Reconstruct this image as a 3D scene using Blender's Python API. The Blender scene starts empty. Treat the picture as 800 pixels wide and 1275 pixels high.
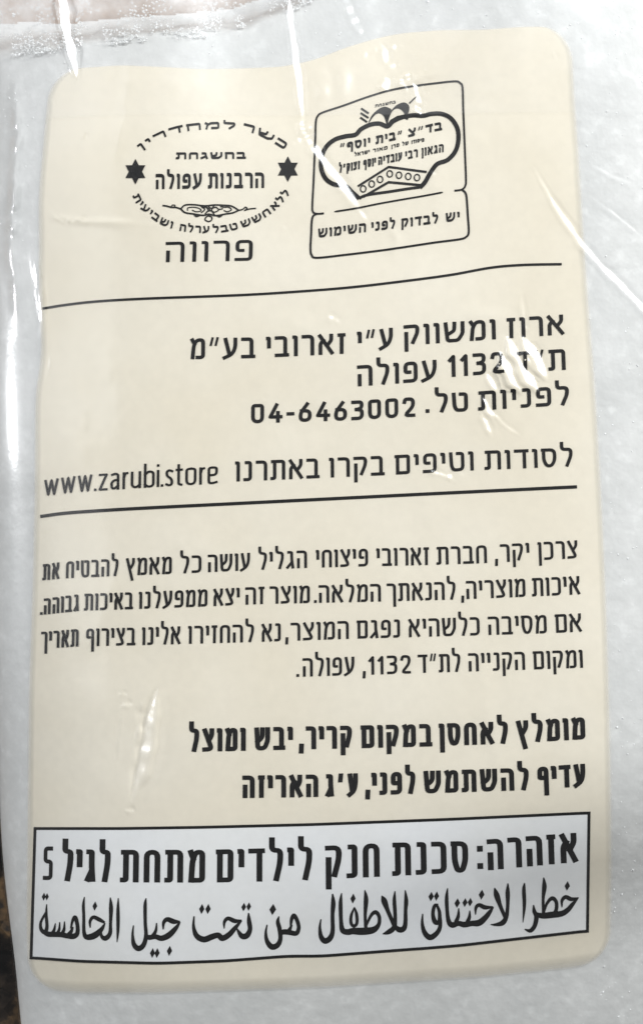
import bpy, math, random
import numpy as np

random.seed(4)
rng = np.random.default_rng(11)
scene = bpy.context.scene
COL = scene.collection

# ------------------------------------------------------------------ camera
S = 0.0002                 # metres per layout unit (the print is laid out on an 800 x 1275 sheet)
Z0 = 0.040                 # height of the bag's top above the counter
D = 0.46                   # camera distance above that
cam = bpy.data.cameras.new("camera")
cam.sensor_fit = 'VERTICAL'
cam.angle = 2 * math.atan(1275 * S / 2 / D)
cam.clip_start = 0.01
cam.clip_end = 20
cam.dof.use_dof = True
cam.dof.focus_distance = D + 0.002
cam.dof.aperture_fstop = 11
cam_o = bpy.data.objects.new("camera", cam)
cam_o.location = (0, 0, Z0 + D)
COL.objects.link(cam_o)
scene.camera = cam_o

# ------------------------------------------------------------------ room light
world = bpy.data.worlds.new("World")
scene.world = world
world.use_nodes = True
bg = world.node_tree.nodes["Background"]
bg.inputs[0].default_value = (0.95, 0.98, 1.0, 1)
bg.inputs[1].default_value = 0.17

def aim(az, el, r):
    az, el = math.radians(az), math.radians(el)
    return (r * math.cos(az) * math.cos(el), r * math.sin(az) * math.cos(el), r * math.sin(el))
LAMPS = {
    'cool': dict(loc=aim(66, 50, 1.3), size=0.25, power=8.5, col=(0.93, 0.97, 1.0)),
    'warm': dict(loc=aim(31, 38, 1.3), size=0.21, power=12, col=(1.0, 0.985, 0.96)),
    'side': dict(loc=aim(177, 14, 1.3), size=0.12, power=3.8, col=(0.97, 0.98, 1.0)),  # low lamp added for glints on the left of the film, not ceiling-mounted
}
for k, L in LAMPS.items():
    ld = bpy.data.lights.new(k + "_lamp", 'AREA')
    ld.shape = 'DISK'
    ld.size = L['size']
    ld.energy = L['power']
    ld.color = L['col']
    lo = bpy.data.objects.new(k + "_lamp", ld)
    lo.location = L['loc']
    v = -np.array(L['loc']) + np.array([0, 0, 0.03])
    from mathutils import Vector
    lo.rotation_euler = Vector(v).to_track_quat('-Z', 'Y').to_euler()
    COL.objects.link(lo)
# broad soft key light added above the left side, standing in for ceiling bounce
ld = bpy.data.lights.new("soft_key_light", 'AREA')
ld.shape = 'RECTANGLE'
ld.size = 2.2
ld.size_y = 2.2
ld.energy = 21
ld.color = (0.97, 0.98, 1.0)
lo = bpy.data.objects.new("soft_key_light", ld)
lo.location = (-1.75, 0.85, 1.50)
lo.rotation_euler = Vector((1.75, -0.85, -1.47)).to_track_quat('-Z', 'Y').to_euler()
COL.objects.link(lo)

scene.view_settings.view_transform = 'Standard'
scene.view_settings.look = 'None'
scene.view_settings.exposure = 0.10
scene.view_settings.gamma = 1.0
scene.cycles.use_denoising = True
scene.cycles.max_bounces = 8
scene.cycles.transparent_max_bounces = 16
scene.cycles.sample_clamp_indirect = 4

# ------------------------------------------------------------------ small tools
def lattice_noise(a, b, cell, seed):
    """smooth value noise in [-1,1]"""
    r = np.random.default_rng(seed)
    n = 97
    T = r.uniform(-1, 1, (n, n))
    x = np.asarray(a, float) / cell + 1000.3
    y = np.asarray(b, float) / cell + 1000.7
    i = np.floor(x).astype(int); j = np.floor(y).astype(int)
    fx = x - i; fy = y - j
    fx = fx * fx * fx * (fx * (fx * 6 - 15) + 10); fy = fy * fy * fy * (fy * (fy * 6 - 15) + 10)
    g = lambda p, q: T[p % n, q % n]
    return (g(i, j) * (1 - fx) + g(i + 1, j) * fx) * (1 - fy) + (g(i, j + 1) * (1 - fx) + g(i + 1, j + 1) * fx) * fy

def prof(d, R):
    t = np.clip(np.asarray(d, float) / R, 0, 1)
    return np.sqrt(np.clip(1 - (1 - t) ** 2, 0, 1))

def sstep(e0, e1, x):
    t = np.clip((np.asarray(x, float) - e0) / (e1 - e0), 0, 1)
    return t * t * (3 - 2 * t)

def xL(b):
    return np.interp(b, [-420, 100, 600, 900, 1050, 1275, 1400, 1560], [-96, -60, -48, -34, -24, -4, 10, 24]) + 1.5 * np.sin(np.asarray(b) / 47.0)

def xR(b):
    return np.interp(b, [-420, 100, 900, 1560], [930, 985, 995, 930]) + 1.5 * np.sin(np.asarray(b) / 53.0)

YT, YB = -420.0, 1450.0

def seg_dist(a, b, pts):
    """distance to a polyline, and position along it 0..1, and side"""
    best = np.full(np.shape(a), 1e9); along = np.zeros(np.shape(a)); side = np.zeros(np.shape(a))
    n = len(pts) - 1
    for k in range(n):
        (x0, y0), (x1, y1) = pts[k], pts[k + 1]
        dx, dy = x1 - x0, y1 - y0
        L2 = dx * dx + dy * dy
        t = np.clip(((a - x0) * dx + (b - y0) * dy) / L2, 0, 1)
        px, py = x0 + t * dx, y0 + t * dy
        d = np.hypot(a - px, b - py)
        m = d < best
        best = np.where(m, d, best)
        along = np.where(m, (k + t) / n, along)
        side = np.where(m, np.sign((a - x0) * dy - (b - y0) * dx), side)
    return best, along, side

# folds of the film: polyline (layout units), height in mm, half width, asymmetry
FOLDS = [
    ([(40, 235), (62, 266), (95, 272), (150, 276), (230, 282)], 0.22, 4.5),
    ([(395, 70), (402, 110), (396, 150)], 0.25, 10.0),
    ([(425, 62), (428, 95), (420, 130)], 0.20, 9.0),
    ([(10, 60), (14, 160), (6, 300), (16, 430)], 0.9, 9.0),
    ([(30, 280), (42, 340), (50, 395), (45, 440)], 0.5, 6.0),
    ([(470, 100), (520, 94), (560, 80)], 0.25, 6.0),
    ([(480, 270), (495, 300), (487, 330)], 0.15, 5.0),
    ([(255, 640), (262, 720), (266, 800)], 0.10, 14.0),
    ([(585, 30), (600, 120), (590, 230)], 0.18, 26.0),
    ([(110, 390), (140, 470), (170, 560)], 0.16, 20.0),
]

_fr = random.Random(9)
for _ in range(22):
    x_, y_ = _fr.uniform(60, 740), _fr.uniform(90, 1250); an_ = _fr.choice([_fr.gauss(95, 14), _fr.gauss(95, 14), _fr.gauss(50, 20), _fr.gauss(5, 8)])
    l_ = _fr.uniform(60, 170); dx_, dy_ = l_ * math.cos(math.radians(an_)) / 2, l_ * math.sin(math.radians(an_)) / 2
    FOLDS.append(([(x_ - dx_, y_ - dy_), (x_ + _fr.uniform(-8, 8), y_), (x_ + dx_, y_ + dy_)], _fr.uniform(.08, .22) * _fr.choice([1, 1, -1]), _fr.uniform(9, 20)))

def H_base(a, b):
    """height of the stuffed bag in mm"""
    dl = (a - xL(b)) * S * 1000
    dr = (xR(b) - a) * S * 1000
    db = (YB - b) * S * 1000
    dt = (b - YT) * S * 1000
    P = prof(dl, 62) * prof(dr, 58) * prof(db, 120) * prof(dt, 112)
    lump = 0.35 * lattice_noise(a, b, 190, 3) + 0.10 * lattice_noise(a, b, 88, 5) + 0.035 * lattice_noise(a, b, 41, 8)
    q = np.clip(260 - b, 0, None); ramp_ = np.where(b > 150, q * q / 220, 55 + (150 - b))
    drop = 0.16 * ramp_ * S * 1000 * (1 - sstep(470, 660, a)) * (0.35 + 0.65 * sstep(60, 330, a)) * np.clip(P * 1.5, 0, 1)
    e_ = np.clip(b - 985 + (a - 400) * .18, 0, None)
    drop_b = (0.02 + 0.44 * sstep(150, 760, a)) * np.where(e_ < 160, e_ * e_ / 320, 80 + 110 * np.tanh((e_ - 160) / 110)) * S * 1000
    sag = 1.2 * np.exp(-((b - 150) / 130.0) ** 2) * np.exp(-((a - 330) / 150.0) ** 2)
    return 11.5 + 28.5 * P + lump * np.clip(P * 1.5, 0, 1) - sag * P - drop - drop_b

def ridges(a, b):
    z = np.zeros(np.shape(a))
    for pts, amp, w in FOLDS:
        xs = [p[0] for p in pts]; ys = [p[1] for p in pts]
        m = (a > min(xs) - 4 * w) & (a < max(xs) + 4 * w) & (b > min(ys) - 4 * w) & (b < max(ys) + 4 * w)
        if not np.any(m):
            continue
        aa, bb = a[m], b[m]
        d, t, s = seg_dist(aa, bb, pts)
        wob = 1 + 0.35 * lattice_noise(aa, bb, 15, 21)
        taper = sstep(0, .35, np.minimum(t, 1 - t))
        z[m] += amp * taper * wob * np.exp(-(d / w) ** 2)
    return z

def gradH(a, b, f):
    e = 0.5
    gx = (f(a + e, b) - f(a - e, b)) / (2 * e * S * 1000)
    gy = -(f(a, b + e) - f(a, b - e)) / (2 * e * S * 1000)
    return gx, gy

def required_slope(a, b, lamp):
    """surface slope that mirrors a lamp towards the usual viewing height above the bag"""
    P = np.array([(a - 400) * S, (637.5 - b) * S, 0.036])
    l = np.array(LAMPS[lamp]['loc']) - P; l /= np.linalg.norm(l)
    v = np.array([0, 0, Z0 + D]) - P; v /= np.linalg.norm(v)
    h = l + v
    return -h[0] / h[2], -h[1] / h[2]

# crumpled facets of the film: centre, lamp it faces, radius along, radius across, angle (deg, layout, y down)
FACETS = []
def facet(x, y, lamp, r1, r2=None, ang=0, k=1.0):
    FACETS.append((x, y, lamp, r1, r2 or r1, math.radians(ang), k))
def streak(pts, lamp, step, r1, r2, jitter=1.5, keep=1.0):
    n = len(pts) - 1
    for k in range(n):
        (x0, y0), (x1, y1) = pts[k], pts[k + 1]
        L = math.hypot(x1 - x0, y1 - y0); m = max(1, int(L / step))
        for i in range(m):
            if random.random() > keep:
                continue
            t = (i + random.random() * 0.8) / m
            facet(x0 + (x1 - x0) * t + random.uniform(-jitter, jitter), y0 + (y1 - y0) * t, lamp,
                  r1 * random.uniform(.7, 1.3), r2 * random.uniform(.7, 1.3), math.degrees(math.atan2(y1 - y0, x1 - x0)) + random.uniform(-8, 8))
LINES = []
def line(pts, lamp, w, seed, k=1.0):
    """a crease whose one flank mirrors a lamp"""
    LINES.append((pts, lamp, w, seed, k))
line([(356, -40), (362, 20), (371, 90), (379, 165)], 'cool', 7.0, 1)
line([(379, 163), (400, 195), (430, 235), (458, 276)], 'cool', 9.0, 2)
line([(66, -50), (74, 5), (83, 50), (93, 92)], 'cool', 11.0, 3)
line([(420, -40), (440, 12), (455, 38)], 'cool', 7.0, 4)
line([(664, 208), (690, 255), (725, 305), (765, 347), (815, 395), (870, 440)], 'warm', 6.5, 5)
line([(728, 200), (760, 218), (800, 232)], 'warm', 3.2, 6)
line([(728, 240), (760, 262), (808, 300)], 'warm', 3.5, 7)
for q_, (o_, l_) in enumerate([(-18, 26), (-1, 37), (16, 28)]):
    cx_, cy_ = 650 + o_ * .87, 456 - o_ * .5 - 1
    line([(cx_ - l_ * .5, cy_ - l_ * .87), (cx_ + 1.5, cy_), (cx_ + l_ * .5, cy_ + l_ * .87)], 'warm', 11.5, 20 + q_)
line([(604, 462), (612, 476), (620, 490)], 'warm', 5.0, 26)
line([(655, 425), (652, 395), (648, 360)], 'warm', 4.0, 8)
line([(602, 500), (625, 526), (652, 546)], 'warm', 3.0, 9)
line([(598, 490), (606, 505), (614, 522)], 'warm', 6.5, 10)
line([(598, 512), (605, 526), (612, 545)], 'warm', 6.0, 31)
line([(536, 580), (550, 590), (570, 600)], 'warm', 4.0, 32, .9)
line([(194, 862), (186, 900), (177, 950), (163, 1005)], 'side', 10.5, 11)
line([(176, 872), (172, 900), (166, 925)], 'side', 4.0, 33)
line([(150, 885), (146, 920), (141, 960)], 'side', 3.2, 12)
line([(474, 46), (482, 62), (486, 80)], 'cool', 7.0, 34)
line([(470, 104), (492, 98), (512, 92)], 'cool', 5.0, 35)
line([(512, 96), (520, 114), (524, 136)], 'cool', 7.0, 36)
line([(57, 432), (56, 455), (49, 474)], 'side', 3.0, 13)
for (x, y, r) in [(612, 476, 4), (606, 458, 3), (645, 412, 3.5), (676, 496, 3.5), (690, 480, 3)]:
    facet(x, y, 'warm', r, r * .7, random.uniform(0, 180))
for (x, y, r) in [(478, 66, 8), (492, 52, 5), (456, 62, 4), (482, 100, 8), (500, 98, 7), (515, 104, 7), (522, 118, 6), (520, 134, 6), (508, 92, 5), (476, 103, 5),
                  (452, 30, 4), (540, 215, 4), (380, 163, 7), (386, 172, 7), (374, 152, 4), (450, 268, 7), (158, 878, 4), (152, 865, 3), (160, 1012, 4),
                  (103, 165, 3), (60, 118, 2.5), (44, 175, 2.5), (412, 395, 5), (420, 399, 4), (330, 497, 3), (488, 225, 3),
                  (354, 282, 3.5), (362, 296, 2.5), (366, 175, 3), (346, 172, 2.5)]:
    facet(x, y, 'cool', r * 1.3, r * .9, random.uniform(0, 180))
for (x, y, r) in [(691, 68, 4), (707, 56, 2.5), (770, 95, 4.5), (796, 33, 5), (743, 167, 3.5), (748, 190, 2.5), (614, 294, 3), (616, 285, 2.5), (753, 262, 3),
                  (778, 218, 4), (790, 224, 4), (780, 100, 2.5), (782, 205, 3), (540, 588, 6), (560, 592, 5), (525, 585, 4), (575, 590, 4)]:
    facet(x, y, 'warm', r, r * .6, random.uniform(0, 180))
streak([(62, 264), (78, 272), (104, 268)], 'cool', 6, 3.5, 2.2, 1.5)
streak([(475, 100), (500, 94), (528, 86)], 'cool', 9, 6, 1.8, 1, .8)
for (x, y, r) in [(606, 535, 5), (656, 408, 4), (616, 508, 4)]:
    facet(x, y, 'warm', r, r * .6, 90 + random.uniform(-15, 15))
for (x, y, r) in [(196, 862, 5), (163, 1000, 4), (150, 880, 4)]:
    facet(x, y, 'side', r, r * .7, 95 + random.uniform(-15, 15))
for (x, y, r) in [(436, 2, 7), (444, 16, 7), (452, 30, 6), (470, 56, 5), (490, 76, 7), (482, 58, 6), (508, 108, 6), (528, 112, 5), (530, 96, 4), (384, 166, 7), (376, 158, 6), (372, 172, 5)]:
    facet(x, y, 'cool', r, r * .8, random.uniform(0, 180))
# stray sparkles where granules press the film out
for i in range(22):
    x = random.uniform(748, 812); y = random.uniform(60, 1000)
    facet(x, y, 'warm', random.uniform(1.4, 2.6), random.uniform(1.0, 1.8), random.uniform(0, 180), random.uniform(.5, 1))
for i in range(46):
    x = random.uniform(0, 360); y = random.uniform(-30, 45)
    facet(x, y, 'cool', random.uniform(1.3, 2.4), random.uniform(1.0, 1.8), random.uniform(0, 180), random.uniform(.5, 1))
for i in range(24):
    x = random.uniform(0, 44); y = random.uniform(90, 420)
    facet(x, y, 'cool', random.uniform(1.3, 2.6), random.uniform(1.0, 1.8), random.uniform(0, 180), random.uniform(.5, 1))

LT = []
for (pts, lamp, w, seed, k) in LINES:
    P = np.array(pts, float)
    tt = np.linspace(0, 1, 25); n_ = len(P) - 1
    xs = np.interp(tt * n_, np.arange(n_ + 1), P[:, 0]); ys = np.interp(tt * n_, np.arange(n_ + 1), P[:, 1])
    gx, gy = gradH(xs, ys, H_base)
    sv = []
    for q in range(25):
        i_ = min(int(tt[q] * n_), n_ - 1)
        d = P[i_ + 1] - P[i_]; d /= np.hypot(*d)
        nx, ny = d[1], -d[0]                      # layout normal on the positive side of seg_dist
        rx, ry = required_slope(xs[q], ys[q], lamp)
        sv.append((rx - gx[q]) * nx + (ry - gy[q]) * -ny)
    sv = np.convolve(np.pad(sv, 2, mode='edge'), np.ones(5) / 5, mode='valid')
    LT.append((pts, w, seed, k, tt, sv))

def _fix_lines():
    for q, (pts, w, seed, k, tt, sv) in enumerate(LT):
        P = np.array(pts, float); n_ = len(P) - 1
        xs = np.interp(tt * n_, np.arange(n_ + 1), P[:, 0]); ys = np.interp(tt * n_, np.arange(n_ + 1), P[:, 1])
        gx, gy = gradH(xs, ys, lambda a, b: H_base(a, b) + ridges(a, b) + line_h(a, b))
        res = []
        for i in range(25):
            i_ = min(int(tt[i] * n_), n_ - 1)
            d = P[i_ + 1] - P[i_]; d /= np.hypot(*d)
            rx, ry = required_slope(xs[i], ys[i], LINES[q][1])
            res.append((rx - gx[i]) * d[1] + (ry - gy[i]) * d[0])
        res = np.convolve(np.pad(res, 2, mode='edge'), np.ones(5) / 5, mode='valid')
        LT[q] = (pts, w, seed, k, tt, np.clip(sv + 0.7 * res, -.7, .7))

def line_h(a, b):
    z = np.zeros(np.shape(a))
    for (pts, w, seed, k, tt, sv) in LT:
        xs = [p[0] for p in pts]; ys = [p[1] for p in pts]
        m = (a > min(xs) - 4 * w) & (a < max(xs) + 4 * w) & (b > min(ys) - 4 * w) & (b < max(ys) + 4 * w)
        if not np.any(m): continue
        aa, bb = a[m], b[m]
        d, t, sd = seg_dist(aa, bb, pts)
        d = d * sd
        d = d + 0.5 * lattice_noise(aa, bb, 13, seed + 70)
        ww = w * (1 + 0.30 * lattice_noise(aa, bb, 16, seed + 90)) * (0.25 + 0.75 * np.clip(np.minimum(t, 1 - t) * 4, 0, 1))
        amp = np.interp(t, tt, sv) * k * (1 + 0.06 * lattice_noise(aa, bb, 12, seed + 30))
        lift = np.abs(amp) * w * .5 if 20 <= seed < 23 else 0
        z[m] += (amp * d + lift) * S * 1000 * np.exp(-(d / ww) ** (10 if 20 <= seed < 30 else 6))
    return z

for _ in range(3): _fix_lines()

def smooth_film(a, b):
    return H_base(a, b) + ridges(a, b) + line_h(a, b)

FX = []
for (x, y, lamp, r1, r2, ang, k) in FACETS:
    ax, bx = np.array([x]), np.array([y])
    gx, gy = gradH(ax, bx, smooth_film if min(r1, r2) > 3 else smooth_film)
    rx, ry = required_slope(x, y, lamp)
    dx = (rx - gx[0]) * k; dy = (ry - gy[0]) * k
    m = math.hypot(dx, dy)
    if m > 0.75:
        dx *= 0.75 / m; dy *= 0.75 / m
    FX.append((x, y, r1, r2, ang, dx, dy))

def film_h(a, b, k=1.0):
    a = np.asarray(a, float); b = np.asarray(b, float)
    z = smooth_film(a, b) if k == 1 else H_base(a, b) + 0.7 * ridges(a, b) + k * line_h(a, b)
    for (x, y, r1, r2, ang, dx, dy) in FX:
        R = max(r1, r2) * 2.4
        m = (np.abs(a - x) < R) & (np.abs(b - y) < R)
        if not np.any(m):
            continue
        u = a[m] - x; w = b[m] - y
        p = u * math.cos(ang) + w * math.sin(ang); q = -u * math.sin(ang) + w * math.cos(ang)
        g = np.exp(-((p / r1) ** 2 + (q / r2) ** 2) ** 2)
        z[m] += k * (dx * u - dy * w) * S * 1000 * g
    return z

# settle overlapping facets so that each still faces its lamp
for _ in range(5):
    cx_ = np.array([q[0] for q in FX]); cy_ = np.array([q[1] for q in FX])
    e_ = 0.5
    gx_ = (film_h(cx_ + e_, cy_) - film_h(cx_ - e_, cy_)) / (2 * e_ * S * 1000)
    gy_ = -(film_h(cx_, cy_ + e_) - film_h(cx_, cy_ - e_)) / (2 * e_ * S * 1000)
    new = []
    for q, (x, y, r1, r2, ang, dx, dy) in enumerate(FX):
        rx, ry = required_slope(x, y, FACETS[q][2])
        dx = min(.6, max(-.6, dx + .6 * (rx - gx_[q]) * FACETS[q][6])); dy = min(.6, max(-.6, dy + .6 * (ry - gy_[q]) * FACETS[q][6]))
        new.append((x, y, r1, r2, ang, dx, dy))
    FX = new

def to_world(px, py, off_mm, hf=None):
    """sheet layout position -> point on the bag, off_mm under the film"""
    px = np.asarray(px, float); py = np.asarray(py, float)
    a, b = px.copy(), py.copy()
    for _ in range(6):
        z = H_base(a, b) / 1000
        f = (D + Z0 - z) / D
        a = 400 + (px - 400) * f
        b = 637.5 + (py - 637.5) * f
    z = film_h(a, b, 0.5) - off_mm
    return np.stack([(a - 400) * S, (637.5 - b) * S, z / 1000], -1)

def link_mesh(name, verts, faces, mat, parent=None, smooth=True, label=None, kind=None):
    me = bpy.data.meshes.new(name)
    verts = np.asarray(verts, dtype=np.float32)
    if isinstance(faces, np.ndarray):
        n, k = faces.shape
        me.vertices.add(len(verts)); me.vertices.foreach_set("co", verts.ravel())
        me.loops.add(n * k); me.loops.foreach_set("vertex_index", faces.astype(np.int32).ravel())
        me.polygons.add(n); me.polygons.foreach_set("loop_start", np.arange(0, n * k, k, dtype=np.int32))
        me.update(calc_edges=True)
    else:
        me.from_pydata(verts.tolist(), [], faces); me.update()
    me.polygons.foreach_set("use_smooth", [smooth] * len(me.polygons))
    me.materials.append(mat)
    o = bpy.data.objects.new(name, me)
    COL.objects.link(o)
    if parent: o.parent = parent
    if label: o['label'] = label
    if kind: o['kind'] = kind
    return o

def grid_faces(nr, nc, flip=False):
    i, j = np.meshgrid(np.arange(nr - 1), np.arange(nc - 1), indexing='ij')
    p = (i * nc + j).ravel()
    f = np.stack([p, p + nc, p + nc + 1, p + 1], 1)
    return f[:, ::-1] if flip else f

# ------------------------------------------------------------------ materials
def new_mat(name):
    m = bpy.data.materials.new(name); m.use_nodes = True
    nt = m.node_tree; nt.nodes.clear()
    out = nt.nodes.new('ShaderNodeOutputMaterial')
    return m, nt, out
def N(nt, t, **kw):
    n = nt.nodes.new(t)
    for k, v in kw.items():
        if k.startswith('i_'):
            key = k[2:]
            n.inputs[int(key) if key.isdigit() else key].default_value = v
        else:
            setattr(n, k, v)
    return n
def ramp(nt, src, stops):
    r = nt.nodes.new('ShaderNodeValToRGB')
    while len(r.color_ramp.elements) < len(stops): r.color_ramp.elements.new(0.5)
    for e, (p, c) in zip(r.color_ramp.elements, stops):
        e.position = p; e.color = c if len(c) == 4 else (*c, 1)
    nt.links.new(src, r.inputs[0]); return r

def mat_film():
    m, nt, out = new_mat("clear_film")
    L = nt.links.new
    tc = N(nt, 'ShaderNodeTexCoord')
    n1 = N(nt, 'ShaderNodeTexNoise', i_Scale=900.0, i_Detail=3.0)
    n2 = N(nt, 'ShaderNodeTexNoise', i_Scale=180.0, i_Detail=2.0)
    L(tc.outputs['Object'], n1.inputs['Vector']); L(tc.outputs['Object'], n2.inputs['Vector'])
    b1 = N(nt, 'ShaderNodeBump', i_Strength=0.25, i_Distance=0.00006)
    b2 = N(nt, 'ShaderNodeBump', i_Strength=0.15, i_Distance=0.0002)
    L(n1.outputs[0], b1.inputs['Height']); L(n2.outputs[0], b2.inputs['Height']); L(b2.outputs[0], b1.inputs['Normal'])
    tr = N(nt, 'ShaderNodeBsdfTransparent'); tr.inputs[0].default_value = (0.975, 0.98, 0.98, 1)
    g1 = N(nt, 'ShaderNodeBsdfGlossy', i_Roughness=0.13)
    g2 = N(nt, 'ShaderNodeBsdfGlossy', i_Roughness=0.30)
    L(b1.outputs[0], g1.inputs['Normal']); L(b1.outputs[0], g2.inputs['Normal'])
    at = N(nt, 'ShaderNodeAttribute', attribute_name='crinkle')
    ro = N(nt, 'ShaderNodeMapRange', i_3=0.13, i_4=0.27)
    L(at.outputs['Fac'], ro.inputs[0]); L(ro.outputs[0], g1.inputs['Roughness'])
    gm = N(nt, 'ShaderNodeMixShader', i_0=0.38)
    L(g1.outputs[0], gm.inputs[1]); L(g2.outputs[0], gm.inputs[2])
    fr = N(nt, 'ShaderNodeFresnel')
    # a thin sheet reflects the same from both sides
    ge = N(nt, 'ShaderNodeNewGeometry')
    ii = N(nt, 'ShaderNodeMapRange', i_3=1.72, i_4=1 / 1.72)
    L(ge.outputs['Backfacing'], ii.inputs[0]); L(ii.outputs[0], fr.inputs['IOR'])
    L(b1.outputs[0], fr.inputs['Normal'])
    mx = N(nt, 'ShaderNodeMixShader')
    
    # fine dust of the contents clinging to the inside makes the film a little milky
    df = N(nt, 'ShaderNodeBsdfDiffuse'); df.inputs[0].default_value = (0.8, 0.8, 0.8, 1)
    nz = N(nt, 'ShaderNodeTexNoise', i_Scale=45.0, i_Detail=6.0)
    L(tc.outputs['Object'], nz.inputs['Vector'])
    rr = ramp(nt, nz.outputs[0], [(0.3, (0.001,) * 3), (0.75, (0.007,) * 3)])
    dn = N(nt, 'ShaderNodeTexNoise', i_Scale=160.0, i_Detail=5.0)
    L(tc.outputs['Object'], dn.inputs['Vector'])
    da = N(nt, 'ShaderNodeAttribute', attribute_name='dust')
    dr = ramp(nt, dn.outputs[0], [(0.3, (0.35,) * 3), (0.7, (0.75,) * 3)])
    dm = N(nt, 'ShaderNodeMath', operation='MULTIPLY_ADD')
    L(da.outputs['Fac'], dm.inputs[0]); L(dr.outputs[0], dm.inputs[1]); L(rr.outputs[0], dm.inputs[2])
    mx2 = N(nt, 'ShaderNodeMixShader')
    L(dm.outputs[0], mx2.inputs[0]); L(tr.outputs[0], mx2.inputs[1]); L(df.outputs[0], mx2.inputs[2])
    L(fr.outputs[0], mx.inputs[0]); L(mx2.outputs[0], mx.inputs[1]); L(gm.outputs[0], mx.inputs[2])
    L(mx.outputs[0], out.inputs[0])
    return m

def mat_print(name, col, var=0.05, rough=0.6, translucent=None):
    m, nt, out = new_mat(name)
    L = nt.links.new
    tc = N(nt, 'ShaderNodeTexCoord')
    n1 = N(nt, 'ShaderNodeTexNoise', i_Scale=26.0, i_Detail=3.0)
    n2 = N(nt, 'ShaderNodeTexNoise', i_Scale=420.0, i_Detail=2.0)
    L(tc.outputs['Object'], n1.inputs['Vector']); L(tc.outputs['Object'], n2.inputs['Vector'])
    c2 = tuple(c * (1 - var) * f for c, f in zip(col, (1.0, 0.985, 0.95)))
    r1 = ramp(nt, n1.outputs[0], [(0.3, c2), (0.7, col)])
    mx = N(nt, 'ShaderNodeMix', data_type='RGBA', blend_type='MULTIPLY')
    mx.inputs[0].default_value = 1.0
    r2 = ramp(nt, n2.outputs[0], [(0.3, (0.965,) * 3), (0.7, (1.0,) * 3)])
    L(r1.outputs[0], mx.inputs[6]); L(r2.outputs[0], mx.inputs[7])
    cv = N(nt, 'ShaderNodeAttribute', attribute_name='coverage')
    p = N(nt, 'ShaderNodeBsdfPrincipled', i_Roughness=rough)
    if translucent: L(cv.outputs['Fac'], p.inputs['Alpha'])
    p.inputs['Specular IOR Level'].default_value = 0.2
    L(mx.outputs[2], p.inputs['Base Color'])
    L(p.outputs[0], out.inputs[0])
    return m

def mat_ink():
    m, nt, out = new_mat("black_ink")
    L = nt.links.new
    tc = N(nt, 'ShaderNodeTexCoord')
    n1 = N(nt, 'ShaderNodeTexNoise', i_Scale=700.0, i_Detail=2.0)
    L(tc.outputs['Object'], n1.inputs['Vector'])
    r = ramp(nt, n1.outputs[0], [(0.35, (0.004, 0.004, 0.004)), (0.75, (0.011, 0.010, 0.010))])
    p = N(nt, 'ShaderNodeBsdfPrincipled', i_Roughness=0.5)
    p.inputs['Specular IOR Level'].default_value = 0.15
    L(r.outputs[0], p.inputs['Base Color']); L(p.outputs[0], out.inputs[0])
    return m

def mat_contents():
    m, nt, out = new_mat("white_granules")
    L = nt.links.new
    tc = N(nt, 'ShaderNodeTexCoord')
    vo = N(nt, 'ShaderNodeTexVoronoi', i_Scale=900.0)
    n1 = N(nt, 'ShaderNodeTexNoise', i_Scale=260.0, i_Detail=4.0, i_Roughness=0.55)
    n2 = N(nt, 'ShaderNodeTexNoise', i_Scale=55.0, i_Detail=4.0)
    for n in (vo, n1, n2): L(tc.outputs['Object'], n.inputs['Vector'])
    r1 = ramp(nt, n1.outputs[0], [(0.32, (0.64, 0.64, 0.63)), (0.56, (0.675, 0.675, 0.665)), (0.74, (0.77, 0.77, 0.76))])
    r2 = ramp(nt, n2.outputs[0], [(0.3, (0.89, 0.895, 0.895)), (0.7, (1.0, 1.0, 1.0))])
    mx = N(nt, 'ShaderNodeMix', data_type='RGBA', blend_type='MULTIPLY'); mx.inputs[0].default_value = 1.0
    L(r1.outputs[0], mx.inputs[6]); L(r2.outputs[0], mx.inputs[7])
    ad = N(nt, 'ShaderNodeMath', operation='ADD')
    L(n1.outputs[0], ad.inputs[0]); L(vo.outputs['Distance'], ad.inputs[1])
    bp = N(nt, 'ShaderNodeBump', i_Strength=0.15, i_Distance=0.0002)
    L(ad.outputs[0], bp.inputs['Height'])
    p = N(nt, 'ShaderNodeBsdfPrincipled', i_Roughness=0.55)
    L(mx.outputs[2], p.inputs['Base Color']); L(bp.outputs[0], p.inputs['Normal'])
    L(p.outputs[0], out.inputs[0])
    return m

def mat_grain():
    m, nt, out = new_mat("white_crystal")
    p = N(nt, 'ShaderNodeBsdfPrincipled', i_Roughness=0.25)
    p.inputs['Base Color'].default_value = (0.88, 0.89, 0.89, 1)
    nt.links.new(p.outputs[0], out.inputs[0])
    return m

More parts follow.
